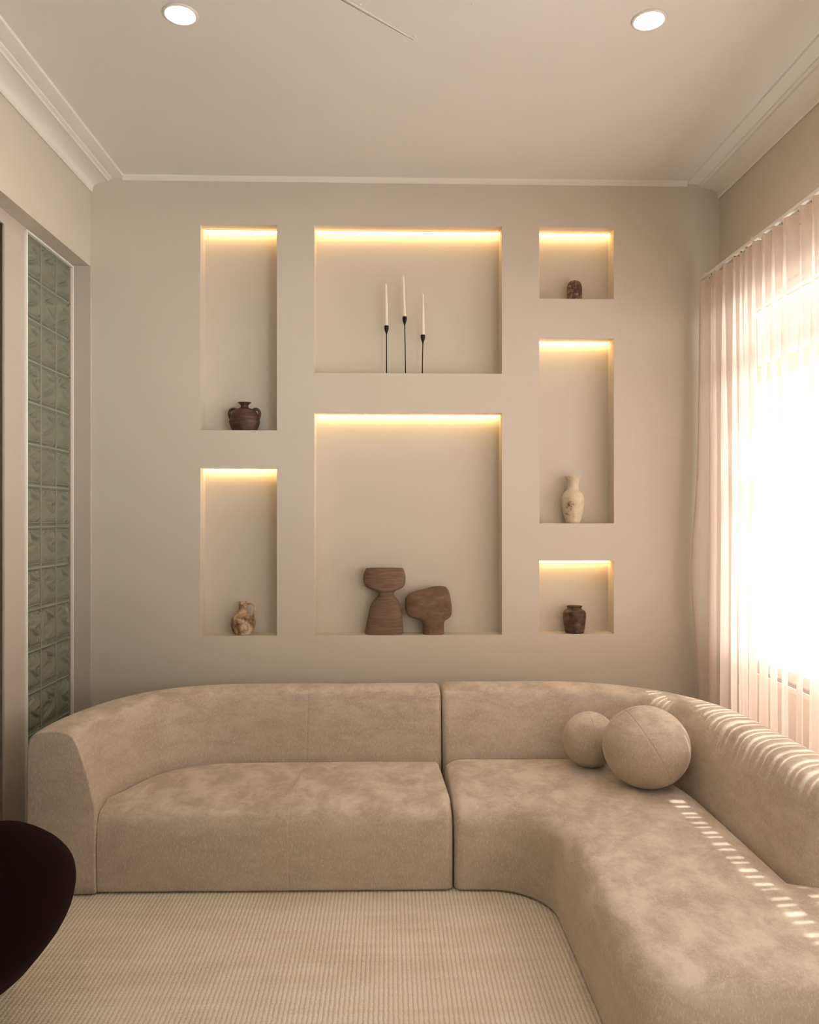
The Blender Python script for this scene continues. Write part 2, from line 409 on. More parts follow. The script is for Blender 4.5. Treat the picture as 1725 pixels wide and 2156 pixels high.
# faint plaster seam and filled screw dots on the ceiling
def ceil_pt(px, py): 
    r = ray(px, py); t = (ZC-H)/r[2]; return (r[0]*t, r[1]*t)
a, b = ceil_pt(700, -15), ceil_pt(872, 84)
sm = MB(); d = Vector((b[0]-a[0], b[1]-a[1], 0)); nrm = Vector((-d.y, d.x, 0)).normalized()
rowsS = []
for t in (0, .25, .5, .75, 1):
    c = Vector((a[0], a[1], ZC))+d*t; w_ = 0.012*(1-t*0.6)
    rowsS.append([c+nrm*w_, c-nrm*w_*.2+Vector((0, 0, -0.0009*(1-t*.5))), c-nrm*w_, c+Vector((0, 0, 0.002))])
sm.loft(rowsS)
struct('trim_7', sm, M_ceil, 'faint raised plaster seam on the ceiling between the lights', 'plaster seam', smooth=True)
for px, py in ((759, 10), (873, 77), (995, 9)):
    q = ceil_pt(px, py)
    o = MB().loft([[(q[0]+r*math.cos(k*PI/5), q[1]+r*math.sin(k*PI/5), ZC+z) for k in range(10)] for r, z in ((0.006, 0), (0.005, -0.0015), (0.002, -0.0025))]).build('trim_8', M_trim)
    tag(o, 'tiny filled screw dot on the ceiling near the plaster seam', 'screw dot', 'filled screw dots on the ceiling', 'structure')

# window in the right wall
win = empty('window_1', (XR+WT, (wy0+wy1)/2, wz0)); tag(win, 'bright white framed window behind the blush curtain', 'window', kind='structure')
win.location = (0, 0, 0)
fx0, fx1 = XR+0.055, XR+0.100
fm = MB(); fw = 0.055
fm.box(fx0, fx1, wy0, wy1, wz0, wz0+fw); fm.box(fx0, fx1, wy0, wy1, wz1-fw, wz1)
for y in (wy0, wy1-fw): fm.box(fx0, fx1, y, y+fw, wz0+fw, wz1-fw)
fm.build('window_frame', M_frame, win, smooth=True, bevel=0.003)
tz0, tz1 = 2.435, 2.535
MB().box(fx0, fx1, wy0+fw, wy1-fw, tz0, tz1).build('transom', M_frame, win, smooth=True, bevel=0.003)
npan = 4; pw = (wy1-wy0-2*fw)/npan
for i in range(1, npan):
    y = wy0+fw+i*pw; MB().box(fx0+0.003, fx1-0.003, y-0.022, y+0.022, wz0+fw, wz1-fw).build('mullion', M_frame, win, smooth=True, bevel=0.003)
for i in range(npan):
    for z0, z1 in ((wz0+fw, tz0), (tz1, wz1-fw)):
        y = wy0+fw+i*pw; MB().box(fx0+0.02, fx0+0.024, y, y+pw, z0, z1).build('pane', M_pane, win, smooth=False)
MB().box(XR-0.003, XR+0.055, wy0-0.03, wy1+0.03, wz0-0.03, wz0).build('window_sill', M_frame, win, smooth=True, bevel=0.004)
win2 = empty('added_window'); tag(win2, 'added white framed window beside the viewer, unseen, bringing in more daylight', 'window', kind='structure')
fm = MB(); fm.box(fx0, fx1, vy0, vy1, wz0, wz0+fw); fm.box(fx0, fx1, vy0, vy1, wz1-fw, wz1); fm.box(fx0, fx1, vy0, vy1, tz0, tz1)
for y in (vy0, (vy0+vy1)/2, vy1-fw): fm.box(fx0, fx1, y, y+fw, wz0+fw, wz1-fw)
fm.build('window_frame', M_frame, win2, smooth=True, bevel=0.003)
MB().box(fx0+0.02, fx0+0.024, vy0, vy1, wz0, wz1).build('pane', M_pane, win2, smooth=False)
# raised venetian blind, stacked under the window head
bl = empty('venetian_blind', (0, 0, 0)); tag(bl, 'white venetian blind pulled up under the window head', 'blind')
MB().box(XR+0.012, XR+0.048, wy0+0.02, wy1-0.02, wz1-0.035, wz1-0.001).build('headrail', M_frame, bl, bevel=0.002)
sl = MB()
for k in range(5):
    z = wz1-0.048-k*0.011; sl.box(XR+0.012, XR+0.048, wy0+0.03, wy1-0.03, z, z+0.003)
o = sl.build('slat_stack', M_frame, bl, smooth=False)
MB().box(XR+0.014, XR+0.046, wy0+0.03, wy1-0.03, wz1-0.118, wz1-0.104).build('bottom_rail', M_frame, bl, bevel=0.002)

# ------------------------------------------------------------------ lamps
def downlight(px, py, lab):
    r = ray(px, py); t = (ZC-H)/r[2]; x, y = r[0]*t, r[1]*t
    return downlight_at(x, y, lab)
def downlight_at(x, y, lab):
    e = empty('recessed_light', (x, y, ZC)); tag(e, lab, 'ceiling light', 'recessed ceiling lights')
    n = 40; prof = [(0.056, -0.001), (0.058, -0.005), (0.064, -0.006), (0.070, -0.004), (0.072, 0.0), (0.056, 0.0)]
    rows = [[(r*math.cos(2*PI*k/n), r*math.sin(2*PI*k/n), z) for k in range(n)] for r, z in prof]
    MB().loft(rows+[rows[0]], caps=False).build('trim_ring', M_white, e)
    MB().loft([[(r*math.cos(2*PI*k/n), r*math.sin(2*PI*k/n), z) for k in range(n)] for r, z in ((0.0562, -0.0005), (0.0562, -0.0015))]).build('lens', M_lamp, e, smooth=False)
    return e
downlight(380, 30, 'round recessed ceiling light on the left, glowing white')
downlight(1367, 42, 'round recessed ceiling light on the right, glowing white')
downlight_at(-0.83, 1.2, 'added round ceiling light overhead on the left, unseen, to brighten the room')  # these two lights are unseen extras, added to brighten the room
downlight_at(1.05, 1.2, 'added round ceiling light overhead on the right, unseen, to brighten the room')

for k, where in (('a', 'tall upper left niche'), ('b', 'lower left niche with the small jug'), ('c', 'wide niche of candlesticks'),
                 ('d', 'big central niche with clay sculptures'), ('e', 'small top right niche'), ('f', 'tall right niche with the cream vase'), ('g', 'small bottom right niche')):
    x0, x1, z0, z1 = N[k]
    e = empty('led_strip', ((x0+x1)/2, NB-0.02, z1)); tag(e, 'glowing warm light strip under the top of the '+where, 'light strip', 'light strips in the niches')
    w = (x1-x0)/2-0.006
    MB().box(-w, w, -0.0115, 0.0115, -0.008, -0.0015).build('diffuser', M_led, e, smooth=False)
    hb = MB(); hb.box(-w, w, -0.0135, 0.0135, -0.0015, 0.0); hb.box(-w, w, -0.0135, -0.0117, -0.003, -0.0015); hb.box(-w, w, 0.0117, 0.0135, -0.003, -0.0015)
    hb.build('housing', M_white, e, smooth=False)

# ------------------------------------------------------------------ rug
rg = MB()
nx, ny = 60, 50; rx0, rx1, ry0, ry1 = -1.70, 1.92, 0.3, 4.62
v = []; f = []
for j in range(ny+1):
    for i in range(nx+1):
        x = rx0+(rx1-rx0)*i/nx; y = ry0+(ry1-ry0)*j/ny
        v.append((x, y, 0.011+0.0008*noise.noise(Vector((x*3, y*3, 0)))))
for j in range(ny):
    for i in range(nx): a = j*(nx+1)+i; f.append((a, a+1, a+nx+2, a+nx+1))
rg.add(v, f); rg.box(rx0, rx1, ry0, ry1, 0.0, 0.009)
tag(rg.build('rug', M_rug, angle=40), 'pale sand ribbed wool rug on the floor in front of the sofa', 'rug')

# ------------------------------------------------------------------ sofa
def inset(poly, e):
    n = len(poly); out = []
    A = sum(poly[i][0]*poly[(i+1) % n][1]-poly[(i+1) % n][0]*poly[i][1] for i in range(n))
    s = 1 if A > 0 else -1
    for i in range(n):
        p0 = Vector(poly[i-1]); p1 = Vector(poly[i]); p2 = Vector(poly[(i+1) % n])
        d = (p1-p0); d2 = (p2-p1)
        if d.length < 1e-9: d = d2
        if d2.length < 1e-9: d2 = d
        n1 = Vector((-d.y, d.x)).normalized(); n2 = Vector((-d2.y, d2.x)).normalized()
        m = n1+n2; m = m.normalized() if m.length > 1e-6 else n1
        k = min(1.6, 1/max(0.3, m.dot(n1)))
        out.append((p1.x+s*m.x*e*k, p1.y+s*m.y*e*k))
    return out
def shrink(sec, e, w, zt):
    return [(e+a*(w-2*e)/w, b*(zt-e)/zt if b > 0.03 else b) for a, b in sec]
def end_inset(d, r):
    return 0 if d >= r else r-math.sqrt(max(0, r*r-(r-d)**2))
def stations(L, r0, r1, step=0.03, seams=()):
    s = set()
    for r, f_ in ((r0, lambda q: q), (r1, lambda q: L-q)):
        for k in range(7): s.add(round(f_(r*(1-math.cos(k/6*PI/2))), 5))
    q = r0
    while q < L-r1: s.add(round(q, 5)); q += step
    for c in seams:
        for dd in (-0.006, -0.003, 0, 0.003, 0.006): s.add(round(c+dd, 5))
    return sorted(s)
def path_at(path, lens, d):
    j = 0
    while j < len(lens)-2 and lens[j+1] < d: j += 1
    t = (d-lens[j])/max(1e-9, lens[j+1]-lens[j]); p = path[j].lerp(path[j+1], t)
    a = path[max(0, j-1)]; b = path[min(len(path)-1, j+2)]; return p, (b-a).normalized()
BACK = [(0.0, 0.022), (0.0, 0.2), (0.0, 0.38), (-0.0+0.012, 0.45), (0.034, 0.545), (0.058, 0.625), (0.083, 0.69), (0.108, 0.725), (0.150, 0.742),
        (0.200, 0.745), (0.245, 0.742), (0.274, 0.728), (0.291, 0.70), (0.298, 0.65), (0.300, 0.5), (0.300, 0.2), (0.300, 0.022)]
def backrest(name, pts, zs, r0, r1, seams, parent, thick=1.0):
    path = catmull([(x, y, 0) for x, y in pts], 12)
    path, L = resample(path, 0.02); lens = [L*i/(len(path)-1) for i in range(len(path))]
    sec0 = [(p.x, p.y) for p in catmull([(a*thick, b*zs if b > 0.4 else b, 0) for a, b in BACK], 3)]
    rows = []
    for d in stations(L, r0, r1, 0.03, seams):
        p, t = path_at(path, lens, d); n = Vector((-t.y, t.x, 0))
        e = max(end_inset(d, r0), end_inset(L-d, r1))
        for c in seams: e = max(e, 0.0018*max(0, 1-abs(d-c)/0.006))
        sec = shrink(sec0, e, 0.3*thick, 0.745*zs) if e > 0 else sec0
        wob = 0.003*noise.noise(Vector((d*2.2, 5, parent.name.__len__())))
        rows.append([p+n*s+Vector((0, 0, max(0.022, z)+(wob if z > 0.6 else 0))) for s, z in sec])
    return MB().loft(rows).build(name, M_velvet, parent)
def seat(name, Fp, Bp, zt, r0, r1, seams, parent, crease=(), matched=False):
    # front and back lines are given point for point
    fp = [Vector((x, y, 0)) for x, y in Fp]; bp = [Vector((x, y, 0)) for x, y in Bp]; lens = [0]
    for i in range(1, len(fp)): lens.append(lens[-1]+(fp[i]-fp[i-1]).length)
    L = lens[-1]
    rows = []
    for d in stations(L, r0, r1, 0.02, seams):
        a, _t = path_at(fp, lens, d); b, _t = path_at(bp, lens, d); D = b-a; w = D.length; u = D/w
        prof = [(0.004, 0.022), (0.0, 0.06), (-0.006, 0.14), (-0.007, 0.22), (-0.002, 0.29), (0.010, 0.335), (0.032, 0.365), (0.062, zt-0.012), (0.11, zt-0.003)]
        prof += [(0.11+(w-0.22)*q, zt-0.003+0.013*math.sin(PI*q)**0.7) for q in (0.2, 0.4, 0.6, 0.8)]
        prof += [(w-0.11, zt-0.001), (w-0.062, zt-0.007), (w-0.030, zt-0.022), (w-0.010, zt-0.045), (w, zt-0.08), (w, 0.2), (w, 0.022)]
        e = max(end_inset(d, r0), end_inset(L-d, r1))
        sec = [(p.x, p.y) for p in catmull([(x, z, 0) for x, z in prof], 3)]
        for c in seams: e = max(e, 0.0012*max(0, 1-abs(d-c)/0.006))
        if e > 0: sec = shrink(sec, e, w, zt)
        row = []
        for s, z in sec:
            z = max(0.022, z)
            if z > 0.33:
                q = a+u*s; z += 0.004*noise.noise(Vector((q.x*2.5, q.y*2.5, 1)))
                for cx, y0, y1, amp, wd in crease:
                    if y0 < q.y < y1: z += amp*math.exp(-((q.x-cx-0.1*(q.y-y0))/wd)**2)*math.sin(PI*(q.y-y0)/(y1-y0))
            row.append(a+u*s+Vector((0, 0, z)))
        rows.append(row)
    return MB().loft(rows).build(name, M_velvet, parent)
SX = 0.293
left = empty('sofa_section', (-0.5, 4.0, 0.011)); tag(left, 'straight left half of the curved beige sofa, ending in a rounded arm', 'sofa', 'sections of the curved beige sofa')
right = empty('sofa_section', (1.1, 3.2, 0.011)); tag(right, 'right half of the curved beige sofa, sweeping forward under the window', 'sofa', 'sections of the curved beige sofa')
for e in (left, right): e.location = (0, 0, 0)
Lin = [(-1.300, 3.533), (-1.300, 3.645), (-1.286, 3.776), (-1.245, 3.937), (-1.185, 4.075), (-1.085, 4.19), (-0.96, 4.255), (-0.80, 4.280), (-0.458, 4.285), (-0.1, 4.283), (SX-0.004, 4.272)]
def clen(pts, x):
    L = 0
    for i in range(len(pts)-1):
        a, b = Vector(pts[i]), Vector(pts[i+1])
        if b.x >= x and b.x > a.x: return L+(b-a).length*(x-a.x)/(b.x-a.x)
        L += (b-a).length
backrest('backrest', Lin, 1.0, 0.009, 0.035, (clen(Lin, -1.165), clen(Lin, -0.44)), left)
Lp = catmull([(x, y, 0) for x, y in Lin], 8)
def yb(x):
    for i in range(len(Lp)-1):
        if Lp[i].x <= x <= Lp[i+1].x and Lp[i+1].x > Lp[i].x: return max(3.82, Lp[i].y+(Lp[i+1].y-Lp[i].y)*(x-Lp[i].x)/(Lp[i+1].x-Lp[i].x)+0.012)
    return 3.82
n = 90; xs = [-1.3005+(SX-0.003+1.3005)*(i/n)**1.6 for i in range(n+1)]
def seat_xy(name, pts):
    return seat(*pts)
seat('seat', [(x, 3.545-0.018*(x+1.345)/1.63) for x in xs], [(x, yb(x)) for x in xs], 0.388, 0.008, 0.035, (0.855,), left,
     crease=((-0.47, 3.62, 4.1, 0.007, 0.010), (-0.43, 3.7, 4.15, -0.006, 0.010), (-0.38, 3.65, 4.05, 0.005, 0.010)), matched=True)
# right section
Rin = [(SX+0.004, 4.268), (0.6, 4.268), (0.88, 4.262), (1.08, 4.22), (1.23, 4.13), (1.345, 3.99), (1.41, 3.83), (1.438, 3.65), (1.444, 3.4), (1.444, 3.1), (1.444, 2.685)]
backrest('backrest', Rin, 1.008, 0.035, 0.10, (clen(Rin, 1.2),), right, thick=1.06)
Fr = [(SX+0.004, 3.524), (0.36, 3.522)]
for k in range(0, 13):
    a = PI/2-k/12*PI/2; Fr.append((0.44+0.265*math.cos(a), 3.255+0.265*math.sin(a)))
Fr += [(0.705, 3.0), (0.704, 2.6), (0.704, 2.36), (0.712, 2.27), (0.735, 2.20), (0.775, 2.155)]
nf = 160
fpts, _ = resample([(x, y, 0) for x, y in Fr], count=nf)
Rp = catmull([(x, y, 0) for x, y in Rin], 10)
i0 = min(range(len(Rp)), key=lambda i: (Rp[i]-Vector((0.78, 4.265, 0))).length); i1 = min(range(len(Rp)), key=lambda i: (Rp[i]-Vector((1.442, 3.5, 0))).length)
arc, _ = resample(Rp[i0:i1+1], count=60)
Br = []
for i, p in enumerate(fpts):
    if p.x < 0.44: k = (p.x-SX)/(0.44-SX); Br.append((SX+k*(0.78-SX), 4.280))
    elif p.y > 3.255:
        th = PI/2-math.atan2(p.y-3.255, p.x-0.44); q = arc[min(59, int(th/(PI/2)*59+0.5))]; Br.append((q.x+0.012, q.y+0.012))
    else:
        k = (3.255-p.y)/(3.255-2.155); y = 3.51-k*(3.51-2.155)
        Br.append((1.456+0.285*max(0, min(1, (2.76-y)/0.07)), y))
seat('seat', [(p.x, p.y) for p in fpts], Br, 0.400, 0.035, 0.10, (), right)
# black glides under each section
for par, pts in ((left, [(-1.4, 3.65), (-1.4, 4.3), (0.2, 3.6), (0.2, 4.45)]), (right, [(0.4, 3.62), (0.4, 4.45), (1.6, 4.0), (0.85, 2.35), (1.6, 2.35)])):
    for x, y in pts:
        MB().loft([[(x+0.025*math.cos(k*PI/8), y+0.025*math.sin(k*PI/8), z) for k in range(16)] for z in (0.0115, 0.03)]).build('glide', M_dark, par)

# ball cushions
def ball(c, rx, rz, lab, ax, rot, seams):
    e = []
    nu, nv = 360, 100; v = []; f = []
    R = Matrix.Rotation(rot, 3, 'Y') @ Matrix.Rotation(ax, 3, 'X')
    for j in range(nv+1):
        th = PI*j/nv
        for i in range(nu):
            ph = 2*PI*i/nu
            r = 1.0
            for s_ in range(seams):
                d = (ph-2*PI*s_/seams+PI) % (2*PI)-PI; d = d*math.sin(th)
                r -= 0.011*math.exp(-(d/0.013)**2)
            p = R @ Vector((math.sin(th)*math.cos(ph), math.sin(th)*math.sin(ph), math.cos(th)))*r
            zz = p.z*rz
            if zz < -rz*0.93: zz = -rz*0.93-(zz+rz*0.93)*-0.3
            v.append((p.x*rx, p.y*rx, zz))
    for j in range(nv):
        for i in range(nu): a = j*nu+i; b = j*nu+(i+1) % nu; f.append((a, b, b+nu, a+nu))
    o = link('ball_cushion', v, f, M_velvet); o.location = c
    return tag(o, lab, 'cushion', 'ball cushions on the sofa')
ball((1.235, 3.745, 0.593), 0.204, 0.192, 'larger round ball cushion in front, where the beige sofa turns', math.radians(0), math.radians(-28), 4)
ball((1.045, 4.06, 0.541), 0.139, 0.142, 'smaller round ball cushion tucked behind the larger one on the sofa', math.radians(8), math.radians(-5), 4)

# ------------------------------------------------------------------ dark tub chair, lower left
ch = empty('tub_chair', (-1.445, 2.50, 0.0125)); tag(ch, 'dark oxblood velvet tub chair cut off by the lower left edge of the photo', 'chair')
def shell():
    # profile of the cup wall (outer radius, height); rim height drops towards the seat's open side
    prof = [(0.10, 0.17), (0.22, 0.20), (0.29, 0.25), (0.335, 0.30), (0.385, 0.37), (0.418, 0.45), (0.434, 0.53), (0.438, 0.60), (0.432, 0.67), (0.412, 0.735), (0.378, 0.79), (0.340, 0.820), (0.310, 0.83)]
    pr = catmull([(a, b, 0) for a, b in prof], 4); n = 72; rows = []
    def drop(th):   # th measured from the back of the chair, which faces the sofa's corner side
        c = math.cos(th-math.radians(-75)); return max(0.0, min(1.0, (-c+0.9)/1.9))
    def pt(r, z, th):
        k = drop(th); k = k*k*(3-2*k); zz = (z if z < 0.35 else 0.35+(z-0.35)*(1-0.55*k))*0.948
        return (r*math.cos(th), r*math.sin(th)*0.92, zz)
    for p in pr: rows.append([pt(p.x, p.y, 2*PI*i/n) for i in range(n)])
    inner = [(0.290, 0.822), (0.282, 0.80), (0.30, 0.74), (0.33, 0.66), (0.34, 0.56), (0.33, 0.47), (0.30, 0.42), (0.15, 0.41), (0.02, 0.41)]
    for p in catmull([(a, b, 0) for a, b in inner], 3): rows.append([pt(p.x, p.y, 2*PI*i/n) for i in range(n)])
    return MB().loft(rows)
shell().build('shell', M_chair, ch)
MB().loft([[(r*math.cos(k*PI/24), r*math.sin(k*PI/24), z) for k in range(48)] for r, z in ((0.22, 0.41), (0.27, 0.412), (0.285, 0.43), (0.275, 0.455), (0.22, 0.465), (0.05, 0.468))]).build('seat_cushion', M_chair, ch)
MB().loft(lathe_rows([(0.165, 0.0), (0.17, 0.008), (0.16, 0.016), (0.08, 0.028), (0.05, 0.05), (0.045, 0.16), (0.11, 0.19)], 0, 0, 0)).build('pedestal', M_iron, ch)

# ------------------------------------------------------------------ curtain
XC = 1.87; ztop = 3.085
tr = empty('curtain_track', (0, 0, 0)); tag(tr, 'slim pale curtain track above the blush curtain', 'curtain track')
rail = MB().box(XC-0.010, XC+0.010, 1.0, 4.66, ztop+0.018, ztop+0.034).build('rail', M_trim, tr, smooth=True, bevel=0.002)
for y in (1.3, 2.2, 3.1, 4.0, 4.6):
    MB().box(XC-0.006, XR, y-0.010, y+0.010, ztop+0.034, ztop+0.046).build('bracket', M_trim, tr, smooth=False)
s_ = XC/1.8
bnd = [4.652, 4.515, 4.462, 4.335, 4.208, 4.130, 4.067, 3.982, 3.875, 3.773, 3.668, 3.52, 3.41]
while bnd[-1] > 1.15: bnd.append(bnd[-1]-random.uniform(0.10, 0.14))
pathc = []
for i in range(len(bnd)-1):
    w_ = bnd[i]-bnd[i+1]; A = min(0.042, w_*0.36)
    K = 14
    for k in range(K):
        t = k/K
        # each fold: cloth swells into the room, then tucks back behind the next fold
        y = bnd[i]-w_*(t+0.10*math.sin(2*PI*t)); x = -A*math.sin(2*PI*t+0.35)
        pathc.append((x, y, i))
nz = 46; v = []; f = []
for j in range(nz+1):
    t = j/nz; z = ztop-(ztop-0.035)*t
    for q, (dx, y, i) in enumerate(pathc):
        am = 0.55+0.45*min(1, t*3.0)
        nn = noise.noise(Vector((y*4, z*0.8, 3)))*0.010*min(1, t*2)
        edge = max(0, 1-q/14)
        bell = edge*0.045*math.exp(-((z-1.35)/0.42)**2)
        dy = noise.noise(Vector((i*1.7, z*0.7, 9)))*0.012*min(1, t*2)
        v.append((XC+dx*am*(1.0+0.25*noise.noise(Vector((i*3.1, z*0.5, 0))))+nn-bell*1.0, y+dy+bell*0.3, z))
n = len(pathc)
for j in range(nz):
    for i in range(n-1): a = j*n+i; f.append((a, a+1, a+n+1, a+n))
cu = empty('curtain', (XC, 2.9, 0.035)); cu.location = (0, 0, 0)
tag(cu, 'long blush pink sheer pleated curtain hanging over the bright window', 'curtain')
link('panel', v, f, M_sheer, cu)
# doubled heading tape along the top of the cloth
tape_v = []; tape_f = []
for j, z in enumerate((ztop+0.002, ztop-0.075)):
    for q, (dx, y, i) in enumerate(pathc): tape_v.append((XC+dx*(0.55 if j == 0 else 0.60)-0.0025, y, z))
for i in range(n-1): tape_f.append((i, i+1, i+1+n, i+n))
link('heading_tape', tape_v, tape_f, M_sheer, cu)
gl = None
for i, y in enumerate(bnd[1:-1]):
    mb = MB(); mb.tube([(XC, y, ztop+0.020), (XC-0.002, y+0.004, ztop+0.004), (XC-0.006, y+0.012, ztop-0.006), (XC-0.004, y+0.020, ztop+0.002)], 0.0022, 6)
    mb.box(XC-0.004, XC+0.004, y-0.004, y+0.004, ztop+0.012, ztop+0.020)
    mb.build('glider', M_metal, rail)

# ------------------------------------------------------------------ objects in the niches
YO = W+0.060
SM = YO/F*1.0004      # metres per sighted pixel at that distance
def xz(px, py): p = at(px, py, YO); return p[0], p[2]
def lathe_from_px(cx, base_py, prof, zf, sy=1.0, n=48):
    # prof: (half width px, y px); heights measured from base
    X = xz(cx, base_py)[0]
    return X, [(max(0.0005, r*SM), (base_py-y)*SM) for r, y in prof]
def vessel(name, cx, base_py, prof, zf, m, lab, cat, sy=0.72, rim=None, k=3):
    X, pr = lathe_from_px(cx, base_py, prof, zf)
    pr = [(max(0.0005, p.x), p.y) for p in catmull([(a, b, 0) for a, b in pr], k)]
    top = pr[-1]
    pr += [(top[0]-0.003, top[1]-0.0005), (top[0]-0.006, top[1]-0.006)]
    if rim: pr += [(max(0.004, rim*SM*0.8), top[1]-0.02), (max(0.004, rim*SM*0.8), top[1]-0.05)]
    o = MB().loft([[(r*math.cos(2*PI*q/48), sy*r*math.sin(2*PI*q/48), z) for q in range(48)] for r, z in [(0.001, 0.0)]+pr]).build(name, m)
    return o, X
def place(e, X, zf, y=YO): e.location = (X, y, zf+0.0002)

# two handled brown amphora
e = empty('two_handled_jug'); tag(e, 'squat dark brown two-handled earthenware jug in the tall upper left niche', 'jug')
body, X = vessel('body', 515, 906, [(23, 906), (26, 903), (30, 895), (31.8, 888), (31.8, 884), (30.5, 881), (30, 876), (27, 868), (22, 862), (14, 859), (9, 857), (7.8, 853.5), (8.5, 851), (12, 847.5), (14.2, 845.8)], 0, M_amphora, '', '', 0.82, rim=7)
body.parent = e; place(e, X, N['a'][2])
for s in (-1, 1):
    pts = [(s*a*SM, 0, (906-b)*SM) for a, b in ((17, 862), (21, 859.6), (26, 860), (30, 863), (32, 869), (31, 875), (28.5, 881), (28, 886))]
    MB().tube(catmull(pts, 4), 0.0085, 10).build('handle', M_amphora, e)
# small weathered jug
e = empty('small_jug'); tag(e, 'small weathered cream and brown clay jug with one handle in the lower left niche', 'jug')
body, X = vessel('body', 511.7, 1337.5, [(16, 1337.5), (18, 1335), (22, 1327), (25.2, 1317), (25.4, 1309), (23, 1302.5), (17, 1298), (11.5, 1293), (8.6, 1286), (8, 1279), (8.8, 1274), (8.2, 1270), (8.0, 1268)], 0, M_jug, '', '', 0.95, rim=6)
body.parent = e; place(e, X, N['b'][2])
pts = [((a-511.7)*SM, 0, (1337.5-b)*SM) for a, b in ((520, 1273.5), (527, 1273), (533.5, 1276), (536.5, 1281), (536, 1288), (534, 1296), (532, 1303))]
MB().tube(catmull(pts, 4), 0.0055, 8).build('handle', M_jug, e)
# speckled stone capsule
body, X = vessel('stone_vase', 1210, 629.5, [(14, 629.5), (15.2, 627), (15.9, 620), (16, 612), (15.8, 601), (14.6, 594.5), (11.5, 589), (6.5, 585.9), (1.5, 585)], 0, M_stone, '', '', 0.9)
place(body, X, N['e'][2]); tag(body, 'small speckled brown domed stone ornament in the top right niche', 'ornament')
# cream vase
body, X = vessel('cream_vase', 1206.8, 1101, [(13.8, 1101), (15, 1099), (17.5, 1091), (20.5, 1080), (22.6, 1066), (23.2, 1052), (22.4, 1044), (19.5, 1037), (14, 1031), (11.9, 1026), (11.7, 1018), (13, 1010), (16.2, 1004), (17.4, 1001.5)], 0, M_vase, '', '', 0.95, rim=11)
place(body, X, N['f'][2]); tag(body, 'cream ceramic vase with a flared neck and brown stains in the right niche', 'vase')
# dark glazed pot
body, X = vessel('clay_pot', 1210, 1335, [(18.5, 1335), (19.6, 1334), (21, 1327), (23, 1313), (24, 1301), (23.8, 1293), (21, 1288), (15.8, 1285), (14.8, 1283), (15, 1281), (16.2, 1279), (16.4, 1277.8)], 0, M_pot, '', '', 0.95, rim=13)
place(body, X, N['g'][2]); tag(body, 'dark brown glazed clay pot with a wide mouth in the bottom right niche', 'pot')

# clay sculptures
def slab(name, rows_px, base, cx, m, lab, dmax, power=2.6, tops=()):
    X = xz(cx, base)[0]; rows = []
    pts = catmull([(l, r, y) for y, l, r in rows_px], 4)
    for p in pts:
        l, r, y = p; c = ((l+r)/2-cx)*SM; a = (r-l)/2*SM; z = (base-y)*SM
        b = min(dmax, a*0.9)
        ring = []
        for k in range(56):
            t = 2*PI*k/56; ct, st_ = math.cos(t), math.sin(t)
            ring.append((c+a*math.copysign(abs(ct)**(2/power), ct), b*math.copysign(abs(st_)**(2/power), st_), z))
        rows.append(ring)
    o = MB().loft(rows).build(name, m, angle=60); place(o, X, N['d'][2], W+0.058); return tag(o, lab, 'sculpture', 'clay sculptures in the central niche')
slab('clay_sculpture', [(1337, 770.5, 849), (1335, 769, 850), (1320, 771, 849), (1300, 775, 847), (1280, 779, 844), (1270, 784, 841), (1262, 791, 835), (1256, 796, 830.5), (1250, 796.5, 830), (1246, 790, 834), (1243, 782, 842), (1239, 773, 848.5), (1233, 768, 852.5), (1222, 765, 854), (1210, 766, 853), (1200, 770.5, 849.5), (1199, 771, 849)],
     1337, 810, M_sculpA, 'taller waisted brown clay sculpture, left of the pair in the central niche', 0.052, 2.3)
def blobB():
    rows_px = [(1336.5, 891, 934), (1334, 890, 934.6), (1322, 890, 934.5), (1313, 889.5, 935), (1308, 886, 938), (1305, 879, 943), (1301, 864, 948.5), (1296, 857.5, 950.6), (1288, 854.5, 951.8), (1278, 853.2, 951.3), (1268, 853, 950), (1262, 853.8, 949), (1256, 857.5, 948), (1252, 862, 947), (1247.5, 874, 945.5), (1244, 888, 944), (1240.5, 901, 941), (1238, 910, 938), (1236.4, 920, 932), (1236.2, 925, 929)]
    return slab('clay_sculpture', rows_px, 1336.5, 902, M_sculpB, 'shorter lopsided brown clay sculpture, right of the pair in the central niche', 0.052, 2.7)
blobB()

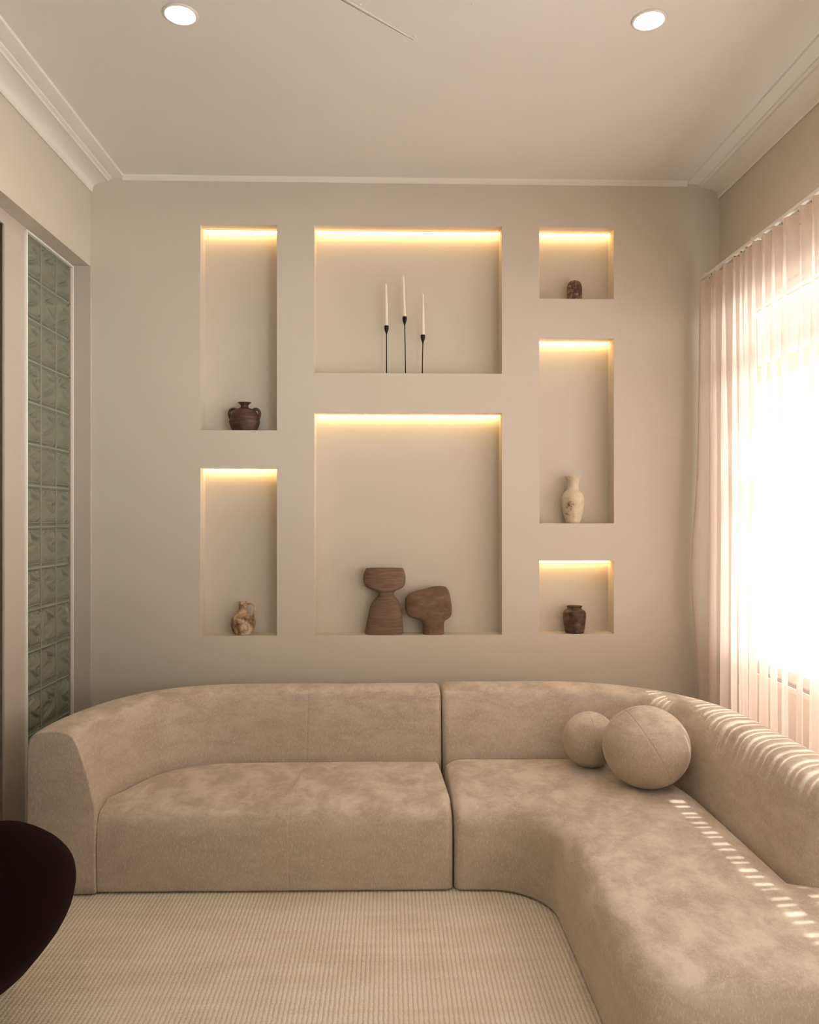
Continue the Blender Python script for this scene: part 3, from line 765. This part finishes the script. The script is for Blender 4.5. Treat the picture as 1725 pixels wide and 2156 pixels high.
# candlesticks and candles
def candleset(cxb, cxt, cup_top, cup_c, tip, base_px, labs):
    zf = N['c'][2]
    xb = xz(cxb, 790)[0]; xt, zt = xz(cup_c, cup_top)
    e = empty('candlestick', (xb, YO, zf+0.0002)); tag(e, labs[0], 'candlestick', 'black candlesticks in the wide niche')
    hz = zt-zf; dx = xt-xb
    MB().loft(lathe_rows([(0.030, 0.0), (0.032, 0.002), (0.030, 0.004), (0.008, 0.007), (0.003, 0.012)], 0, 0, 0, 32)).build('base', M_iron, e)
    MB().tube([(0, 0, 0.004), (dx*0.5, 0, hz*0.5), (dx, 0, hz-0.048)], 0.0032, 12).build('stem', M_iron, e)
    cup = [(0.0034, -0.056), (0.0048, -0.046), (0.0090, -0.034), (0.0128, -0.022), (0.0138, -0.010), (0.0138, -0.002), (0.0130, 0.0), (0.0112, 0.0), (0.0108, -0.012), (0.002, -0.013)]
    MB().loft([[(dx+r*math.cos(k*PI/14), r*math.sin(k*PI/14), hz+z) for k in range(28)] for r, z in cup]).build('cup', M_iron, e)
    # candle
    px, pz = xz(tip[0], tip[1])
    c = empty('candle', (xt, YO, zt-0.012)); tag(c, labs[1], 'candle', 'tapered candles in the wide niche')
    h = pz-zt+0.012; tx = px-xt; bx = (base_px-cup_c)*SM
    prof = [(0.0103, 0.0), (0.0104, 0.014), (0.0088, 0.5*h), (0.0070, 0.93*h), (0.0060, 0.97*h), (0.0022, h)]
    MB().loft([[(bx+(tx-bx)*z/h+r*math.cos(k*PI/14), r*math.sin(k*PI/14), z) for k in range(28)] for r, z in prof]).build('wax', M_wax, c)
    MB().tube([(tx, 0, h-0.002), (tx+tip[2]*0.3, 0, h+0.005), (tx+tip[2], 0, h+0.011)], 0.0009, 6).build('wick', M_wick, c)
candleset(814.2, 814, 686, 814, (812.6, 597, 0.004), 814.0, ('middle-height black iron candlestick, left of the three in the wide niche', 'ivory taper candle in the left candlestick'))
candleset(854.2, 852.3, 667, 852.2, (848.8, 580.5, -0.006), 852.0, ('tallest black iron candlestick, in the middle of the three', 'ivory taper candle in the tallest, middle candlestick'))
candleset(889.4, 890.7, 705.3, 890.7, (890.2, 618, 0.0), 891.3, ('shortest black iron candlestick, right of the three in the wide niche', 'ivory taper candle in the shortest, right candlestick'))

# ------------------------------------------------------------------ daylight
w = bpy.data.worlds.new('world'); sc.world = w; w.use_nodes = True
bg = w.node_tree.nodes['Background']; bg.inputs[1].default_value = 1.0
# brightness bands shaped to whiten the lower curtain and dim its upper part
wt = w.node_tree; tc = wt.nodes.new('ShaderNodeTexCoord'); sx = wt.nodes.new('ShaderNodeSeparateXYZ'); cr = wt.nodes.new('ShaderNodeValToRGB'); mx = wt.nodes.new('ShaderNodeVectorMath')
wt.links.new(tc.outputs['Generated'], sx.inputs[0]); wt.links.new(sx.outputs['Z'], cr.inputs['Fac'])
e_ = cr.color_ramp.elements; [e_.new(0.5) for _ in range(6)]
mz = wt.nodes.new('ShaderNodeMath'); mz.operation = 'MULTIPLY_ADD'; mz.inputs[1].default_value = 0.5; mz.inputs[2].default_value = 0.5
wt.links.new(sx.outputs['Z'], mz.inputs[0]); wt.links.new(mz.outputs[0], cr.inputs['Fac'])
for q, (ps, vl) in enumerate(((-1.0, 0.48), (-0.38, 0.50), (-0.24, 1.0), (0.01, 1.0), (0.08, 0.42), (0.20, 0.10), (0.40, 0.15), (0.7, 0.34))):
    e_[q].position = ps*0.5+0.5; e_[q].color = (vl*1.0, vl*0.985, vl*0.97, 1)
mx.operation = 'SCALE'; mx.inputs['Scale'].default_value = 9.5
wt.links.new(cr.outputs['Color'], mx.inputs[0]); wt.links.new(mx.outputs['Vector'], bg.inputs[0])
sun = bpy.data.lights.new('sun', 'SUN'); so = bpy.data.objects.new('sun', sun); col.objects.link(so)
sun.energy = 14.5; sun.angle = math.radians(0.5); sun.color = (1.0, 0.97, 0.93)
d = Vector((-0.317, -0.05, -0.947)); so.rotation_euler = d.to_track_quat('-Z', 'Y').to_euler()

vs = sc.view_settings; vs.view_transform = 'Standard'; vs.look = 'None'; vs.gamma = 1; vs.use_curve_mapping = False
vs.exposure = 0.40
sc.cycles.max_bounces = 8; sc.cycles.diffuse_bounces = 4; sc.cycles.glossy_bounces = 2; sc.cycles.transmission_bounces = 6; sc.cycles.transparent_max_bounces = 16
sc.cycles.use_adaptive_sampling = True; sc.cycles.adaptive_threshold = 0.02
sc.cycles.sample_clamp_indirect = 6.0; sc.cycles.caustics_reflective = False; sc.cycles.caustics_refractive = False
sc.cycles.use_denoising = True
